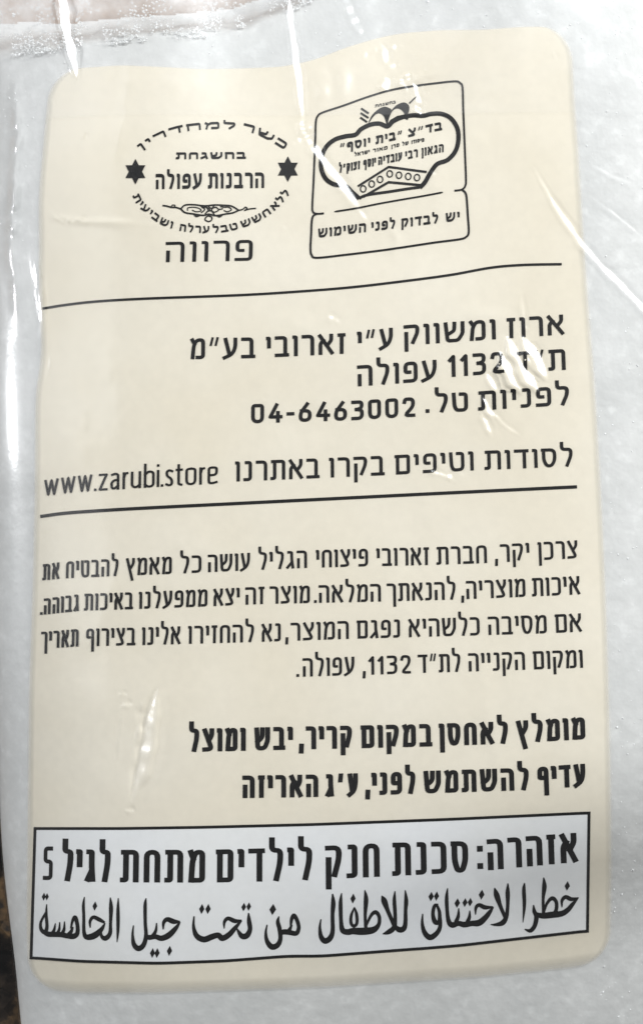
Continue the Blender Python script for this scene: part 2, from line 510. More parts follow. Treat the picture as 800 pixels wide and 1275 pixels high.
def mat_counter():
    m, nt, out = new_mat("speckled_stone")
    L = nt.links.new
    tc = N(nt, 'ShaderNodeTexCoord')
    n1 = N(nt, 'ShaderNodeTexNoise', i_Scale=60.0, i_Detail=6.0, i_Roughness=0.6)
    vo = N(nt, 'ShaderNodeTexVoronoi', i_Scale=260.0)
    for n in (n1, vo): L(tc.outputs['Object'], n.inputs['Vector'])
    r1 = ramp(nt, n1.outputs[0], [(0.40, (0.012, 0.011, 0.011)), (0.50, (0.045, 0.035, 0.028)), (0.58, (0.20, 0.13, 0.07)), (0.66, (0.05, 0.045, 0.04))])
    r2 = ramp(nt, vo.outputs['Color'], [(0.2, (0.55,) * 3), (0.8, (1.25, 1.2, 1.15))])
    mx = N(nt, 'ShaderNodeMix', data_type='RGBA', blend_type='MULTIPLY'); mx.inputs[0].default_value = 1.0
    L(r1.outputs[0], mx.inputs[6]); L(r2.outputs[0], mx.inputs[7])
    # pale sandy drifts through the dark stone
    n3 = N(nt, 'ShaderNodeTexNoise', i_Scale=3.2, i_Detail=3.0)
    L(tc.outputs['Object'], n3.inputs['Vector'])
    sx = N(nt, 'ShaderNodeSeparateXYZ'); L(tc.outputs['Object'], sx.inputs[0])
    ma = N(nt, 'ShaderNodeMath', operation='MULTIPLY_ADD', i_1=4.0); L(sx.outputs['Y'], ma.inputs[0]); L(n3.outputs[0], ma.inputs[2])
    r3 = ramp(nt, ma.outputs[0], [(0.50, (0.0,) * 3), (0.75, (1.0,) * 3)])
    m3 = N(nt, 'ShaderNodeMix', data_type='RGBA', blend_type='MIX'); m3.inputs[7].default_value = (0.40, 0.235, 0.13, 1)
    s3 = N(nt, 'ShaderNodeMath', operation='MULTIPLY', i_1=0.8)
    L(r3.outputs[0], s3.inputs[0]); L(s3.outputs[0], m3.inputs[0]); L(mx.outputs[2], m3.inputs[6])
    p = N(nt, 'ShaderNodeBsdfPrincipled', i_Roughness=0.22)
    L(m3.outputs[2], p.inputs['Base Color']); L(p.outputs[0], out.inputs[0])
    return m

M_FILM = mat_film()
M_PANEL = mat_print("cream_print", (0.79, 0.735, 0.625), translucent=True)
M_WHITE = mat_print("white_print", (0.80, 0.81, 0.825), 0.02)
M_INK = mat_ink()
M_FILL = mat_contents()
M_GRAIN = mat_grain()
M_STONE = mat_counter()

# ------------------------------------------------------------------ counter
def build_counter():
    w, d, t, r = 0.75, 0.55, 0.03, 0.004
    ring = []
    pts = []
    for (cx, cy, a0) in [(w - .01, d - .01, 0), (-w + .01, d - .01, 90), (-w + .01, -d + .01, 180), (w - .01, -d + .01, 270)]:
        for k in range(6):
            a = math.radians(a0 + 90 * k / 5)
            pts.append((cx, cy, math.cos(a), math.sin(a)))
    verts = []; n = len(pts)
    for (inset, z) in [(r, 0), (r * .3, -r * .3), (0, -r), (0, -t)]:
        for (cx, cy, c, s) in pts:
            verts.append((cx + c * (.01 - inset), cy + s * (.01 - inset), z))
    faces = [tuple(range(n)), tuple(range(4 * n - 1, 3 * n - 1, -1))]
    for k in range(3):
        for i in range(n):
            j = (i + 1) % n
            faces.append((k * n + i, (k + 1) * n + i, (k + 1) * n + j, k * n + j))
    o = link_mesh("countertop", np.array(verts), faces, M_STONE, smooth=False, kind='structure')
    return o
build_counter()

# ------------------------------------------------------------------ the bag
bag = bpy.data.objects.new("product_bag", None)
COL.objects.link(bag)
bag.empty_display_size = 0.02
bag['label'] = "clear glossy plastic bag of white granules with a cream back panel of Hebrew print"
bag['category'] = "food bag"

def ease(n, lo, hi, dense):
    """parameter 0..1 with extra samples at both ends"""
    t = np.linspace(0, 1, n)
    e = 0.5 - 0.5 * np.cos(np.pi * t)
    return t * (1 - dense) + e * dense

def fill_edge(a):
    return np.interp(a, [-100, 0, 60, 120, 200, 280, 340, 420, 520, 700, 1000], [40, 32, 34, 28, 22, 14, -6, -50, -95, -140, -170])

CRINKLED = [(652, 455, 46), (606, 520, 24), (656, 410, 22), (380, 168, 20), (400, 198, 14), (430, 235, 14), (452, 264, 16), (482, 64, 16), (498, 98, 22), (520, 125, 16), (440, 15, 22), (182, 920, 26), (550, 588, 36), (368, 90, 14), (362, 20, 14), (84, 40, 20), (92, 80, 12), (85, 268, 28)]
def build_film():
    nu, nv = 520, 860
    U = ease(nu, 0, 1, 0.55); V = ease(nv, 0, 1, 0.2)
    b = YT + (YB - YT) * V[:, None] * np.ones((1, nu))
    a = xL(b) + (xR(b) - xL(b)) * U[None, :]
    z = film_h(a, b)
    top = np.stack([(a - 400) * S, (637.5 - b) * S, z / 1000], -1).reshape(-1, 3)
    # underside, coarser
    mu, mv = 60, 90
    U2 = ease(mu, 0, 1, 1.0); V2 = ease(mv, 0, 1, 1.0)
    b2 = YT + (YB - YT) * V2[:, None] * np.ones((1, mu)); a2 = xL(b2) + (xR(b2) - xL(b2)) * U2[None, :]
    e = np.minimum(np.minimum((a2 - xL(b2)), (xR(b2) - a2)), np.minimum(b2 - YT, YB - b2)) * S * 1000
    z2 = 0.35 + 8.65 * (1 - prof(e, 16))
    bot = np.stack([(a2 - 400) * S, (637.5 - b2) * S, z2 / 1000], -1).reshape(-1, 3)
    f1 = grid_faces(nv, nu); f2 = grid_faces(mv, mu, True) + len(top)
    o = link_mesh("film", np.concatenate([top, bot]), np.concatenate([f1, f2]), M_FILM, bag)
    # how crinkled (and so how matt) the film is
    c = np.zeros(a.shape)
    for (x, y, r) in CRINKLED:
        c = np.maximum(c, np.exp(-(((a - x) ** 2 + (b - y) ** 2) / r ** 2) ** 1.5) * (0.75 + 0.25 * lattice_noise(a, b, 6, 77)))
    at = o.data.attributes.new('crinkle', 'FLOAT', 'POINT')
    at.data.foreach_set('value', np.concatenate([c.ravel(), np.zeros(len(bot))]).astype(np.float32))
    # powder clinging to the film above the level of the contents
    e = fill_edge(a) - b
    dust = (sstep(-70, 10, e) * 0.12 + 0.10 + 0.80 * np.exp(-((e - 38) / 34) ** 2)) * (b < 140)
    at = o.data.attributes.new('dust', 'FLOAT', 'POINT')
    at.data.foreach_set('value', np.concatenate([dust.ravel(), np.zeros(len(bot))]).astype(np.float32))
    return o
build_film()

def build_seal(name, yc, h):
    """crimped heat seal strip at the top or bottom end of the bag"""
    nr, nc = 40, 220
    v = np.linspace(0, 1, nr)[:, None] * np.ones((1, nc)); u = np.linspace(0, 1, nc)[None, :] * np.ones((nr, 1))
    b = yc + h * v
    a = xL(yc) + (xR(yc) - xL(yc)) * u
    z = 9 - 7.5 * sstep(0, 1, v if h > 0 else v) * 1.0 + 0.25 * np.sin(v * 60)
    P = np.stack([(a - 400) * S, (637.5 - b) * S, z / 1000], -1).reshape(-1, 3)
    return link_mesh(name, P, grid_faces(nr, nc, h < 0), M_FILM, bag)
build_seal("heat_seal", YB, 60)
build_seal("heat_seal", YT, -60)


def fill_h(a, b):
    z = H_base(a, b) + 0.7 * ridges(a, b) + 0.5 * line_h(a, b) - 1.05
    z = z - 0.05 * (1 + lattice_noise(a, b, 9, 31)) - 0.02 * (1 + lattice_noise(a, b, 4, 33))
    edge = fill_edge(a) + 6 * lattice_noise(a, b, 34, 41) + 1.5 * lattice_noise(a, b, 13, 42)
    k = sstep(0, 1, (edge + 18 - b) / 75.0)
    return z * (1 - k) + 0.8 * k

def build_fill():
    nu, nv = 420, 640
    U = ease(nu, 0, 1, 0.5); V = np.linspace(0, 1, nv)
    b = (YT + 60) + (YB - YT - 70) * V[:, None] * np.ones((1, nu))
    l = xL(b) + 3.5; r = xR(b) - 3.5
    a = l + (r - l) * U[None, :]
    z = np.maximum(fill_h(a, b), 0.7)
    top = np.stack([(a - 400) * S, (637.5 - b) * S, z / 1000], -1).reshape(-1, 3)
    zb = np.minimum(0.7, z)
    e = np.minimum(a - xL(b), xR(b) - a) * S * 1000
    zb = 0.55 + 8.2 * (1 - prof(np.minimum(e, np.minimum(b - YT, YB - b) * S * 1000), 16))
    zb = np.minimum(zb, z - 0.1)
    st = 6
    f1 = grid_faces(nv, nu)
    gone = (b < fill_edge(a) + 18 - 75 * 0.97).ravel()
    f1 = f1[~gone[f1].all(axis=1)]
    bot = np.stack([(a - 400) * S, (637.5 - b) * S, zb / 1000], -1)[::st, ::st]
    f2 = grid_faces(bot.shape[0], bot.shape[1], True)
    gb_ = gone.reshape(a.shape)[::st, ::st].ravel()
    f2 = f2[~gb_[f2].any(axis=1)] + len(top)
    return link_mesh("contents", np.concatenate([top, bot.reshape(-1, 3)]), np.concatenate([f1, f2]), M_FILL, bag)
build_fill()

def build_grains(name, P, size):
    """many little blunt crystals in one mesh"""
    base = np.array([(1, 0, 0), (-1, 0, 0), (0, 1, 0), (0, -1, 0), (0, 0, 1), (0, 0, -1)], float)
    fc = np.array([(0, 2, 4), (2, 1, 4), (1, 3, 4), (3, 0, 4), (2, 0, 5), (1, 2, 5), (3, 1, 5), (0, 3, 5)])
    n = len(P)
    q = rng.normal(size=(n, 4)); q /= np.linalg.norm(q, axis=1)[:, None]
    w, x, y, z = q.T
    R = np.stack([1 - 2 * (y * y + z * z), 2 * (x * y - z * w), 2 * (x * z + y * w), 2 * (x * y + z * w), 1 - 2 * (x * x + z * z), 2 * (y * z - x * w),
                  2 * (x * z - y * w), 2 * (y * z + x * w), 1 - 2 * (x * x + y * y)], -1).reshape(n, 3, 3)
    s = size[:, None, None] * rng.uniform(0.6, 1.3, (n, 1, 3))
    V = np.einsum('nij,nkj->nki', R, base[None] * s) + P[:, None, :]
    F = fc[None] + (np.arange(n) * 6)[:, None, None]
    return link_mesh(name, V.reshape(-1, 3), F.reshape(-1, 3), M_GRAIN, bag, smooth=False, kind='stuff')

n = 9000
ga = rng.uniform(-20, 930, n); gb = rng.uniform(-170, 1450, n)
keep = (ga > 730) | (gb < 90) | (ga < 55)
keep &= gb > fill_edge(ga) - 10
keep &= (ga > 100) | (gb < 330)
cl = lattice_noise(ga, gb, 22, 51) + 0.6 * lattice_noise(ga, gb, 9, 52)
keep &= cl > -0.15
keep &= (ga > xL(gb) + 10) & (ga < xR(gb) - 10)
ga, gb = ga[keep], gb[keep]
gz = (fill_h(ga, gb) + rng.uniform(-0.30, 0.08, len(ga))) / 1000
build_grains("grains", np.stack([(ga - 400) * S, (637.5 - gb) * S, gz], -1), rng.uniform(0.00012, 0.00032, len(ga)))
# crumbs stuck to the inside of the empty upper film
n = 5200
ga = rng.uniform(-30, 620, n); gb = fill_edge(ga) + 22 - rng.exponential(45, n)
cl = lattice_noise(ga, gb, 30, 61) + 0.5 * lattice_noise(ga, gb, 10, 62)
keep = (cl > -0.05) & (gb > YT + 20) & (ga > xL(gb) + 12)
ga, gb = ga[keep], gb[keep]
gz = (film_h(ga, gb) - 0.35) / 1000
build_grains("crumbs", np.stack([(ga - 400) * S, (637.5 - gb) * S, gz], -1), rng.uniform(0.00012, 0.0004, len(ga)))

# ------------------------------------------------------------------ print: cream panel
PL = ([60, 120, 220, 350, 420, 470, 600, 700, 850, 1030, 1150, 1240], [62, 56, 47, 48, 51, 43, 42, 40, 35, 33, 32, 36])
PR = ([30, 90, 150, 200, 300, 400, 500, 600, 700, 800, 900, 1000, 1100, 1230], [711, 713, 716, 720, 726, 733, 741, 747, 752, 756, 759, 761, 762, 760])
PT = ([50, 92, 150, 200, 250, 300, 350, 385, 400, 430, 470, 500, 550, 600, 650, 690, 720], [86, 84, 80, 82, 85, 84, 82, 75, 70, 58, 46, 40, 36, 36, 32, 32, 36])
PB = ([30, 100, 200, 400, 600, 700, 765], [1232, 1238, 1238, 1231, 1218, 1208, 1198])
def sm_interp(x, tab, w):
    return (np.interp(x - w, *tab) + np.interp(x - w / 2, *tab) + np.interp(x, *tab) + np.interp(x + w / 2, *tab) + np.interp(x + w, *tab)) / 5
def build_panel():
    nu, nv = 330, 520
    r = 40.0
    L = 1150.0
    v = np.concatenate([np.linspace(0, r, 26) ** 2 / r, np.linspace(r, L - r, nv - 51)[1:], (L - (np.linspace(r, 0, 26) ** 2 / r))[1:]]) / L
    nv = len(v)
    dv = np.minimum(v, 1 - v) * L
    inset = np.where(dv < r, r - np.sqrt(np.clip(r * r - (r - dv) ** 2, 0, None)), 0)[:, None]
    u = np.linspace(0, 1, nu)[None, :] * np.ones((nv, 1))
    yap = 60 + v[:, None] * 1165 * np.ones((1, nu))
    xl = sm_interp(yap, PL, 18); xr = sm_interp(yap, PR, 18)
    x = xl + inset + (xr - xl - 2 * inset) * u
    y = sm_interp(x, PT, 10) * (1 - v[:, None]) + sm_interp(x, PB, 10) * v[:, None]
    P = to_world(x, y, 0.62).reshape(-1, 3)
    o = link_mesh("print_panel", P, grid_faces(nv, nu), M_PANEL, bag)
    # alpha fades at the edges to imitate the soft look through curved film
    dl = (x - x[:, :1]); dr = (x[:, -1:] - x); db = (1 - v[:, None]) * L * np.ones((1, nu)); dt = v[:, None] * L * np.ones((1, nu))
    c = np.clip(dl / 9, 0, 1) * np.clip(dr / 9, 0, 1) * np.clip(db / 16, 0, 1) * np.clip(dt / 1.5, 0, 1)
    c = 0.10 + 0.90 * c ** .7
    at = o.data.attributes.new('coverage', 'FLOAT', 'POINT')
    at.data.foreach_set('value', c.ravel().astype(np.float32))
    return o
panel = build_panel()

# ------------------------------------------------------------------ strokes
class Ink:
    def __init__(self): self.v = []; self.f = []
    def poly(self, pts):
        k = len(self.v); self.v += [tuple(p) for p in pts]; self.f.append(tuple(range(k, k + len(pts))))
    def ribbon(self, pts, wx, wy=None, caps=True, closed=False):
        """constant pen: wx = thickness of vertical strokes, wy = of horizontal strokes; wx may be a list"""
        P = np.array(pts, float)
        if wy is None: wy = wx
        n = len(P)
        WX = np.broadcast_to(np.asarray(wx, float), (n,)).copy(); WY = np.broadcast_to(np.asarray(wy, float), (n,)).copy()
        # drop duplicates
        keep = [0]
        for i in range(1, n):
            if np.hypot(*(P[i] - P[keep[-1]])) > 1e-3: keep.append(i)
        P = P[keep]; WX = WX[keep]; WY = WY[keep]; n = len(P)
        if n < 2: return
        if closed and np.hypot(*(P[0] - P[-1])) < 1e-3: P = P[:-1]; WX = WX[:-1]; WY = WY[:-1]; n -= 1
        if caps and not closed:
            d = P[0] - P[1]; d /= np.hypot(*d); P[0] = P[0] + np.array([d[0] * WX[0], d[1] * WY[0]]) / 2
            d = P[-1] - P[-2]; d /= np.hypot(*d); P[-1] = P[-1] + np.array([d[0] * WX[-1], d[1] * WY[-1]]) / 2
        idx = range(n)
        segn = []
        m = n if closed else n - 1
        for i in range(m):
            d = P[(i + 1) % n] - P[i]; d /= max(1e-9, np.hypot(*d)); segn.append(np.array([-d[1], d[0]]))
        A = []; B = []
        for i in idx:
            if closed: n1, n2 = segn[i - 1], segn[i]
            else: n1 = segn[max(i - 1, 0)]; n2 = segn[min(i, m - 1)]
            mm = n1 + n2; l = np.hypot(*mm)
            mm = n1 if l < 1e-6 else mm / l
            s = 1 / max(0.55, float(mm @ n1))
            o = np.array([mm[0] * WX[i], mm[1] * WY[i]]) / 2 * s
            A.append(P[i] + o); B.append(P[i] - o)
        k = len(self.v)
        # add intermediate stations so that long strokes follow the bag
        A2 = []; B2 = []
        for i in range(m):
            j = (i + 1) % n
            L = np.hypot(*(P[j] - P[i])); c = max(1, int(L / 4))
            for q in range(c):
                t = q / c
                A2.append(A[i] * (1 - t) + A[j] * t); B2.append(B[i] * (1 - t) + B[j] * t)
        if not closed: A2.append(A[-1]); B2.append(B[-1])
        c = len(A2)
        for p, q in zip(A2, B2): self.v.append(tuple(p)); self.v.append(tuple(q))
        for i in range(c if closed else c - 1):
            j = (i + 1) % c
            self.f.append((k + 2 * i, k + 2 * i + 1, k + 2 * j + 1, k + 2 * j))
    def build(self, name, parent, mat=None, off=0.47, label=None):
        V = np.array(self.v)
        P = to_world(V[:, 0], V[:, 1], off)
        # faces upward
        F = []
        for f in self.f:
            p = V[list(f)]
            area = np.sum(p[:, 0] * np.roll(p[:, 1], -1) - np.roll(p[:, 0], -1) * p[:, 1])
            F.append(f if area < 0 else f[::-1])
        return link_mesh(name, P, F, mat or M_INK, parent, smooth=True, label=label)

def rounded(pts, r, n=5, closed=False):
    P = [np.array(p, float) for p in pts]
    out = []
    m = len(P)
    for i in range(m):
        if not closed and i in (0, m - 1): out.append(P[i]); continue
        a, b, c = P[i - 1], P[i], P[(i + 1) % m]
        la = np.hypot(*(a - b)); lc = np.hypot(*(c - b))
        rr = min(r, la * .5, lc * .5)
        if rr < 1e-4: out.append(b); continue
        p = b + (a - b) / la * rr; q = b + (c - b) / lc * rr
        for k in range(n + 1):
            t = k / n
            out.append(p * (1 - t) ** 2 + 2 * b * t * (1 - t) + q * t * t)
    return out

def spline(pts, n=6, closed=False):
    P = np.array(pts, float); m = len(P); out = []
    for i in range(m if closed else m - 1):
        p0 = P[i - 1] if (closed or i > 0) else P[0]
        p1 = P[i]; p2 = P[(i + 1) % m]
        p3 = P[(i + 2) % m] if (closed or i + 2 < m) else P[-1]
        for k in range(n):
            t = k / n
            out.append(0.5 * (2 * p1 + (p2 - p0) * t + (2 * p0 - 5 * p1 + 4 * p2 - p3) * t * t + (3 * p1 - p0 - 3 * p2 + p3) * t ** 3))
    if not closed: out.append(P[-1])
    return np.array(out)

# Letter skeletons: width, strokes; x 0..1 across the letter, y 0 at the baseline, 1 at the top.  r = corner radius
G = {
 'א': (.74, [[(0, 1), (1, 0)], [(.96, 1), (.96, .72), (.60, .42)], [(.03, 0), (.03, .55), (.28, .74)]]),
 'ב': (.66, [[(0, 1), (.86, 1), (.86, 0)], [(0, 0), (1.05, 0)]]),
 'ג': (.54, [[(.20, 1), (.78, 1), (.78, .5), (1.0, 0)], [(.72, .30), (0, 0)]]),
 'ד': (.66, [[(0, 1), (1.05, 1)], [(.80, 1), (.80, 0)]]),
 'ה': (.70, [[(0, 1), (1, 1), (1, 0)], [(.05, .50), (.05, 0)]]),
 'ו': (.25, [[(0, 1), (1, 1), (1, 0)]]),
 'ז': (.38, [[(0, 1), (1, 1)], [(.55, 1), (.50, 0)]]),
 'ח': (.70, [[(0.03, 0), (0.03, 1), (1, 1), (1, 0)]]),
 'ט': (.72, [[(0, 1), (.05, .25), (.2, 0), (1, 0), (1, 1), (.58, 1)]]),
 'י': (.23, [[(0, 1), (1, 1), (1, .52)]]),
 'כ': (.62, [[(0, 1), (1, 1), (1, 0), (0, 0)]]),
 'ך': (.62, [[(0, 1), (1, 1), (1, -.36)]]),
 'ל': (.58, [[(0, 1.38), (0, 1), (1, 1), (1, .60), (.55, 0)]]),
 'ם': (.70, [[(.06, 0), (.06, 1), (1, 1), (1, 0), (.06, 0)], [(-.05, 1), (.2, 1)]]),
 'מ': (.72, [[(.02, 1), (.2, .78)], [(.06, 0), (.16, .7), (.42, 1), (1, 1), (1, 0), (.5, 0)]]),
 'נ': (.46, [[(.25, 1), (.95, 1), (.95, 0), (0, 0)]]),
 'ן': (.25, [[(0, 1), (1, 1), (1, -.36)]]),
 'ס': (.70, [[(-.03, 1), (1, 1), (1, .35), (.72, 0), (.3, 0), (.05, .35), (.05, 1)]]),
 'ע': (.68, [[(.05, 1), (.42, .12)], [(1, 1), (1, .55), (.72, .16), (-.05, -.05)]]),
 'פ': (.66, [[(.42, .50), (.05, .50), (.05, 1), (1, 1), (1, 0), (0, 0)]]),
 'ף': (.66, [[(.42, .50), (.05, .50), (.05, 1), (1, 1), (1, -.36)]]),
 'צ': (.68, [[(.02, 1), (.98, 0.02), (0, 0)], [(1, 1), (1, .74), (.62, .48)]]),
 'ץ': (.64, [[(0, 1), (.80, -.36)], [(1, 1), (1, .72), (.55, .42)]]),
 'ק': (.68, [[(0, 1), (1, 1), (1, .62), (.62, .06)], [(.06, .60), (.06, -.36)]]),
 'ר': (.60, [[(0, 1), (1, 1), (1, 0)]]),
 'ש': (.90, [[(0, 1), (.10, 0), (.72, 0), (1, .40), (1, 1)], [(.52, 1), (.50, .58), (.10, .36)]]),
 'ת': (.76, [[(.02, 1), (1, 1), (1, 0)], [(.20, 1), (.20, 0), (-.03, 0)]]),
 '0': (.56, [[(.5, 1), (1, 1), (1, 0), (0, 0), (0, 1), (.5, 1)]]),
 '1': (.32, [[(0, .80), (.85, 1), (.85, 0)]]),
 '2': (.54, [[(.02, .82), (.1, 1), (1, 1), (1, .55), (.02, 0), (1.02, 0)]]),
 '3': (.54, [[(0, 1), (1, 1), (.95, .62), (.40, .55)], [(.40, .55), (1, .50), (1, 0), (0, 0)]]),
 '4': (.60, [[(.62, 1), (0, .26), (1.03, .26)], [(.76, .52), (.76, 0)]]),
 '5': (.50, [[(.98, 1), (.05, 1), (.05, .56), (1, .56), (1, 0), (0, 0)]]),
 '6': (.56, [[(.72, 1), (0, .45), (0, 0), (1, 0), (1, .58), (.12, .58)]]),
 '-': (.34, [[(0, .42), (1, .42)]]),
 '.': (.10, [[(.5, 0), (.5, .02)]]),
 ',': (.14, [[(.8, .08), (.2, -.22)]]),
 ':': (.12, [[(.5, .08), (.5, .12)], [(.5, .74), (.5, .78)]]),
 '״': (.50, [[(.24, 1.08), (.0, .70)], [(1, 1.08), (.76, .70)]]),
 # Latin, y = 1 is the x-height
 'w': (.98, [[(0, 1), (.25, 0), (.5, 1), (.75, 0), (1, 1)]]),
 'z': (.62, [[(0, 1), (1, 1), (0, 0), (1, 0)]]),
 'a': (.64, [[(.1, .95), (.5, 1.02), (.95, .95), (.97, 0)], [(.95, .60), (.3, .56), (0, .4), (.05, .05), (.45, 0), (.95, .2)]]),
 'r': (.42, [[(.1, 0), (.1, 1)], [(.1, .65), (.45, .98), (1, 1)]]),
 'u': (.72, [[(0, 1), (0, .1), (.5, -.02), (.97, .18)], [(.97, 1), (.97, 0)]]),
 'b': (.74, [[(0, 1.48), (0, 0)], [(0, .8), (.4, 1.03), (1, .95), (1, .05), (.4, -.03), (0, .15)]]),
 'i': (.12, [[(.5, 1), (.5, 0)], [(.5, 1.36), (.5, 1.38)]]),
 's': (.54, [[(1, .93), (.5, 1.02), (0, .92), (.05, .62), (.95, .42), (1, .08), (.5, -.02), (0, .07)]]),
 't': (.48, [[(.35, 1.3), (.35, .05), (.95, 0)], [(-.05, 1), (1, 1)]]),
 'o': (.76, [[(.5, 1.03), (1, 1), (1, 0), (0, 0), (0, 1), (.5, 1.03)]]),
 'e': (.70, [[(.04, .52), (1, .52), (1, 1), (.5, 1.03), (0, 1), (0, 0), (.5, -.02), (.97, .05)]]),
}
SOFT = {'0': .5, 'o': .5, 'e': .42, 'a': .3, 's': .3, 'b': .4, 'u': .3, 'r': .3, '6': .4, '3': .3, '2': .3, '5': .3, 'ס': .25, 'כ': .26, 'w': .02, 'z': .01,
        'ם': .08, 'ת': .12, 'א': .10, '4': .02, '1': .02, 'ש': .12, 'ט': .2, 'ב': .14, 'ד': .02}

def lay_word(ink, word, x0, x1, base, h, tx, ty, gap=.19, lean=None, rtl=True, path=None, rr=1.0, serif=0.0):
    """one word between x0 and x1; base(x) gives the baseline; h height in layout units"""
    letters = list(word)
    if rtl:
        # runs of digits and Latin keep their own order
        out = []; run = ''
        for c in letters + ['\0']:
            if c in '0123456789-' : run += c; continue
            if run: out.append(run); run = ''
            if c != '\0': out.append(c)
        seq = []
        for tkn in reversed(out):
            seq += list(tkn)
    else:
        seq = letters
    W = sum(G[c][0] for c in seq) + gap * (len(seq) - 1)
    if path is None: x0 += .6; x1 -= .9
    k = (x1 - x0) / W
    cur = x0
    for c in seq:
        gw, strokes = G[c]
        w = gw * k
        for st in strokes:
            pts = []
            for (gx, gy) in st:
                X = cur + min(tx, w * .8) / 2 + gx * max(w - tx, w * .2)
                hh = h(X) if callable(h) else h
                Y = ty / 2 + gy * (hh - ty)
                pts.append((X, Y))
            pts = rounded(pts, SOFT.get(c, .18) * rr * (h((x0 + x1) / 2) if callable(h) else h), 4)
            if len(pts) == 2:
                a, b = np.array(pts[0]), np.array(pts[1]); pts = [a, (a + b) / 2, b]
            Q = []
            for (X, Y) in pts:
                if path is None:
                    ln = lean(X) if lean else 0
                    Q.append((X + ln * Y, base(X) - Y))
                else:
                    p, nrm = path(X); Q.append((p[0] + nrm[0] * Y, p[1] + nrm[1] * Y))
            tk = (.62 if tx < 5 else .46) if c == '״' else 1
            ink.ribbon(Q, tx * tk, ty * tk)
            if serif:
                # small foot ticks as in a book face
                pass
        cur += w + gap * k

def lean_default(x):
    return np.interp(x, [30, 400, 760], [0.028, -0.005, -0.045])

def text_line(words, basepts, hpts, tx, ty, name="text_line", parent=None, rtl=True, label=None, gap=.19, lean=lean_default, rr=1.0):
    bx = [p[0] for p in basepts]; by = [p[1] for p in basepts]
    hx = [p[0] for p in hpts]; hy = [p[1] for p in hpts]
    base = lambda x: (np.interp(x - 8, bx, by) + np.interp(x, bx, by) * 2 + np.interp(x + 8, bx, by)) / 4
    h = lambda x: float(np.interp(x, hx, hy))
    ink = Ink()
    for (w, x0, x1) in words:
        lay_word(ink, w, x0, x1, base, h, tx, ty, gap, lean, rtl, rr=rr)
    return ink.build(name, parent, label=label)

# address block
T = text_line
T([("ארוז", 630.6, 703), ("ומשווק", 502, 618), ("ע״י", 444, 490), ("זארובי", 330.5, 431), ("בע״מ", 236, 318)],
  [(236, 447), (318, 445.5), (431, 440), (490, 433), (502, 430), (618, 422), (703, 416)], [(236, 26), (703, 25)], 4.7, 4.2, parent=panel)
T([("ת״ד", 640, 705), ("עפולה", 444, 544.5)], [(444, 481), (545, 473.5), (628, 465), (705, 460)], [(444, 26), (705, 26)], 4.7, 4.2, parent=panel)
T([("1132", 557.5, 628)], [(557, 469.5), (628, 464)], [(557, 27.5), (628, 26.5)], 4.7, 4.2, parent=panel, rtl=False)
T([("לפניות", 595, 709.5), ("טל", 541, 583.5), (".", 529.5, 535)], [(529, 514), (583, 512), (640, 508), (709, 504)], [(529, 24), (709, 24)], 4.7, 4.2, parent=panel)
T([("04-6463002", 312, 517.5)], [(312, 527), (440, 523), (518, 518.5)], [(312, 24), (518, 24.5)], 4.5, 4.1, parent=panel, rtl=False)
T([("לסודות", 603, 714), ("וטיפים", 491.5, 590.5), ("בקרו", 409, 479), ("באתרנו", 292, 398)],
  [(292, 599.5), (398, 595), (479, 591.5), (590, 585.5), (714, 580.5)], [(292, 25), (714, 23.5)], 4.1, 3.8, parent=panel)
T([("www.zarubi.store", 54, 272)], [(54, 618), (85, 614), (115, 611.5), (200, 606), (272, 602)], [(54, 20), (115, 21), (272, 21.5)], 3.2, 2.7, parent=panel, rtl=False, gap=.17, rr=1.3)

def rule(pts, w, name="rule_line"):
    ink = Ink(); ink.ribbon(spline(pts, 10), w, w, caps=False); return ink.build(name, panel)
rule([(53, 384), (80, 379.5), (120, 375), (180, 371.5), (300, 367), (380, 362), (440, 357), (500, 350), (560, 342), (610, 333), (650, 329.5), (699, 328.5)], 3.0)
rule([(50, 643), (80, 639), (120, 636), (180, 632.5), (300, 626.5), (400, 621.5), (560, 613.5), (718, 606)], 4.0)

# customer paragraph
cx, cy = 3.4, 3.1
T([("צרכן", 669, 720), ("יקר,", 616, 660), ("חברת", 543, 607), ("זארובי", 468, 535), ("פיצוחי", 392.6, 459), ("הגליל", 321, 383), ("עושה", 258, 312),
   ("כל", 223.6, 251.5), ("מאמץ", 156, 214.6), ("להבטיח", 81, 148), ("את", 52, 74.6)],
  [(52, 723), (75, 720.5), (148, 717), (215, 714.5), (312, 710), (383, 707), (459, 705), (535, 703.5), (607, 701), (660, 698), (720, 695)], [(52, 20), (100, 21.5), (720, 22.5)], cx, cy, parent=panel, gap=.17)
T([("איכות", 662, 723), ("מוצריה,", 574, 655), ("להנאתך", 481, 568), ("המלאה.", 391, 475), ("מוצר", 335, 386.5), ("זה", 304.6, 330), ("יצא", 265, 299),
   ("ממפעלנו", 172, 259), ("באיכות", 104, 166), ("גבוהה.", 50, 99)],
  [(50, 766), (100, 760.5), (166, 758.5), (259, 755), (330, 752), (475, 749), (568, 746.5), (655, 743), (723, 740)], [(50, 20), (100, 21), (723, 23)], cx, cy, parent=panel, gap=.17)
T([("אם", 691, 725), ("מסיבה", 607, 681.5), ("כלשהיא", 508, 598), ("נפגם", 444, 499), ("המוצר,", 355, 435), ("נא", 325, 350.5), ("להחזירו", 233.5, 317),
   ("אלינו", 176, 225.4), ("בצירוף", 106, 169), ("תאריך", 50, 98.5)],
  [(50, 808), (99, 805), (169, 803.5), (225, 802), (317, 799.5), (435, 795.5), (598, 791), (681, 788.5), (725, 786.5)], [(50, 21), (100, 22), (725, 23)], cx, cy, parent=panel, gap=.17)
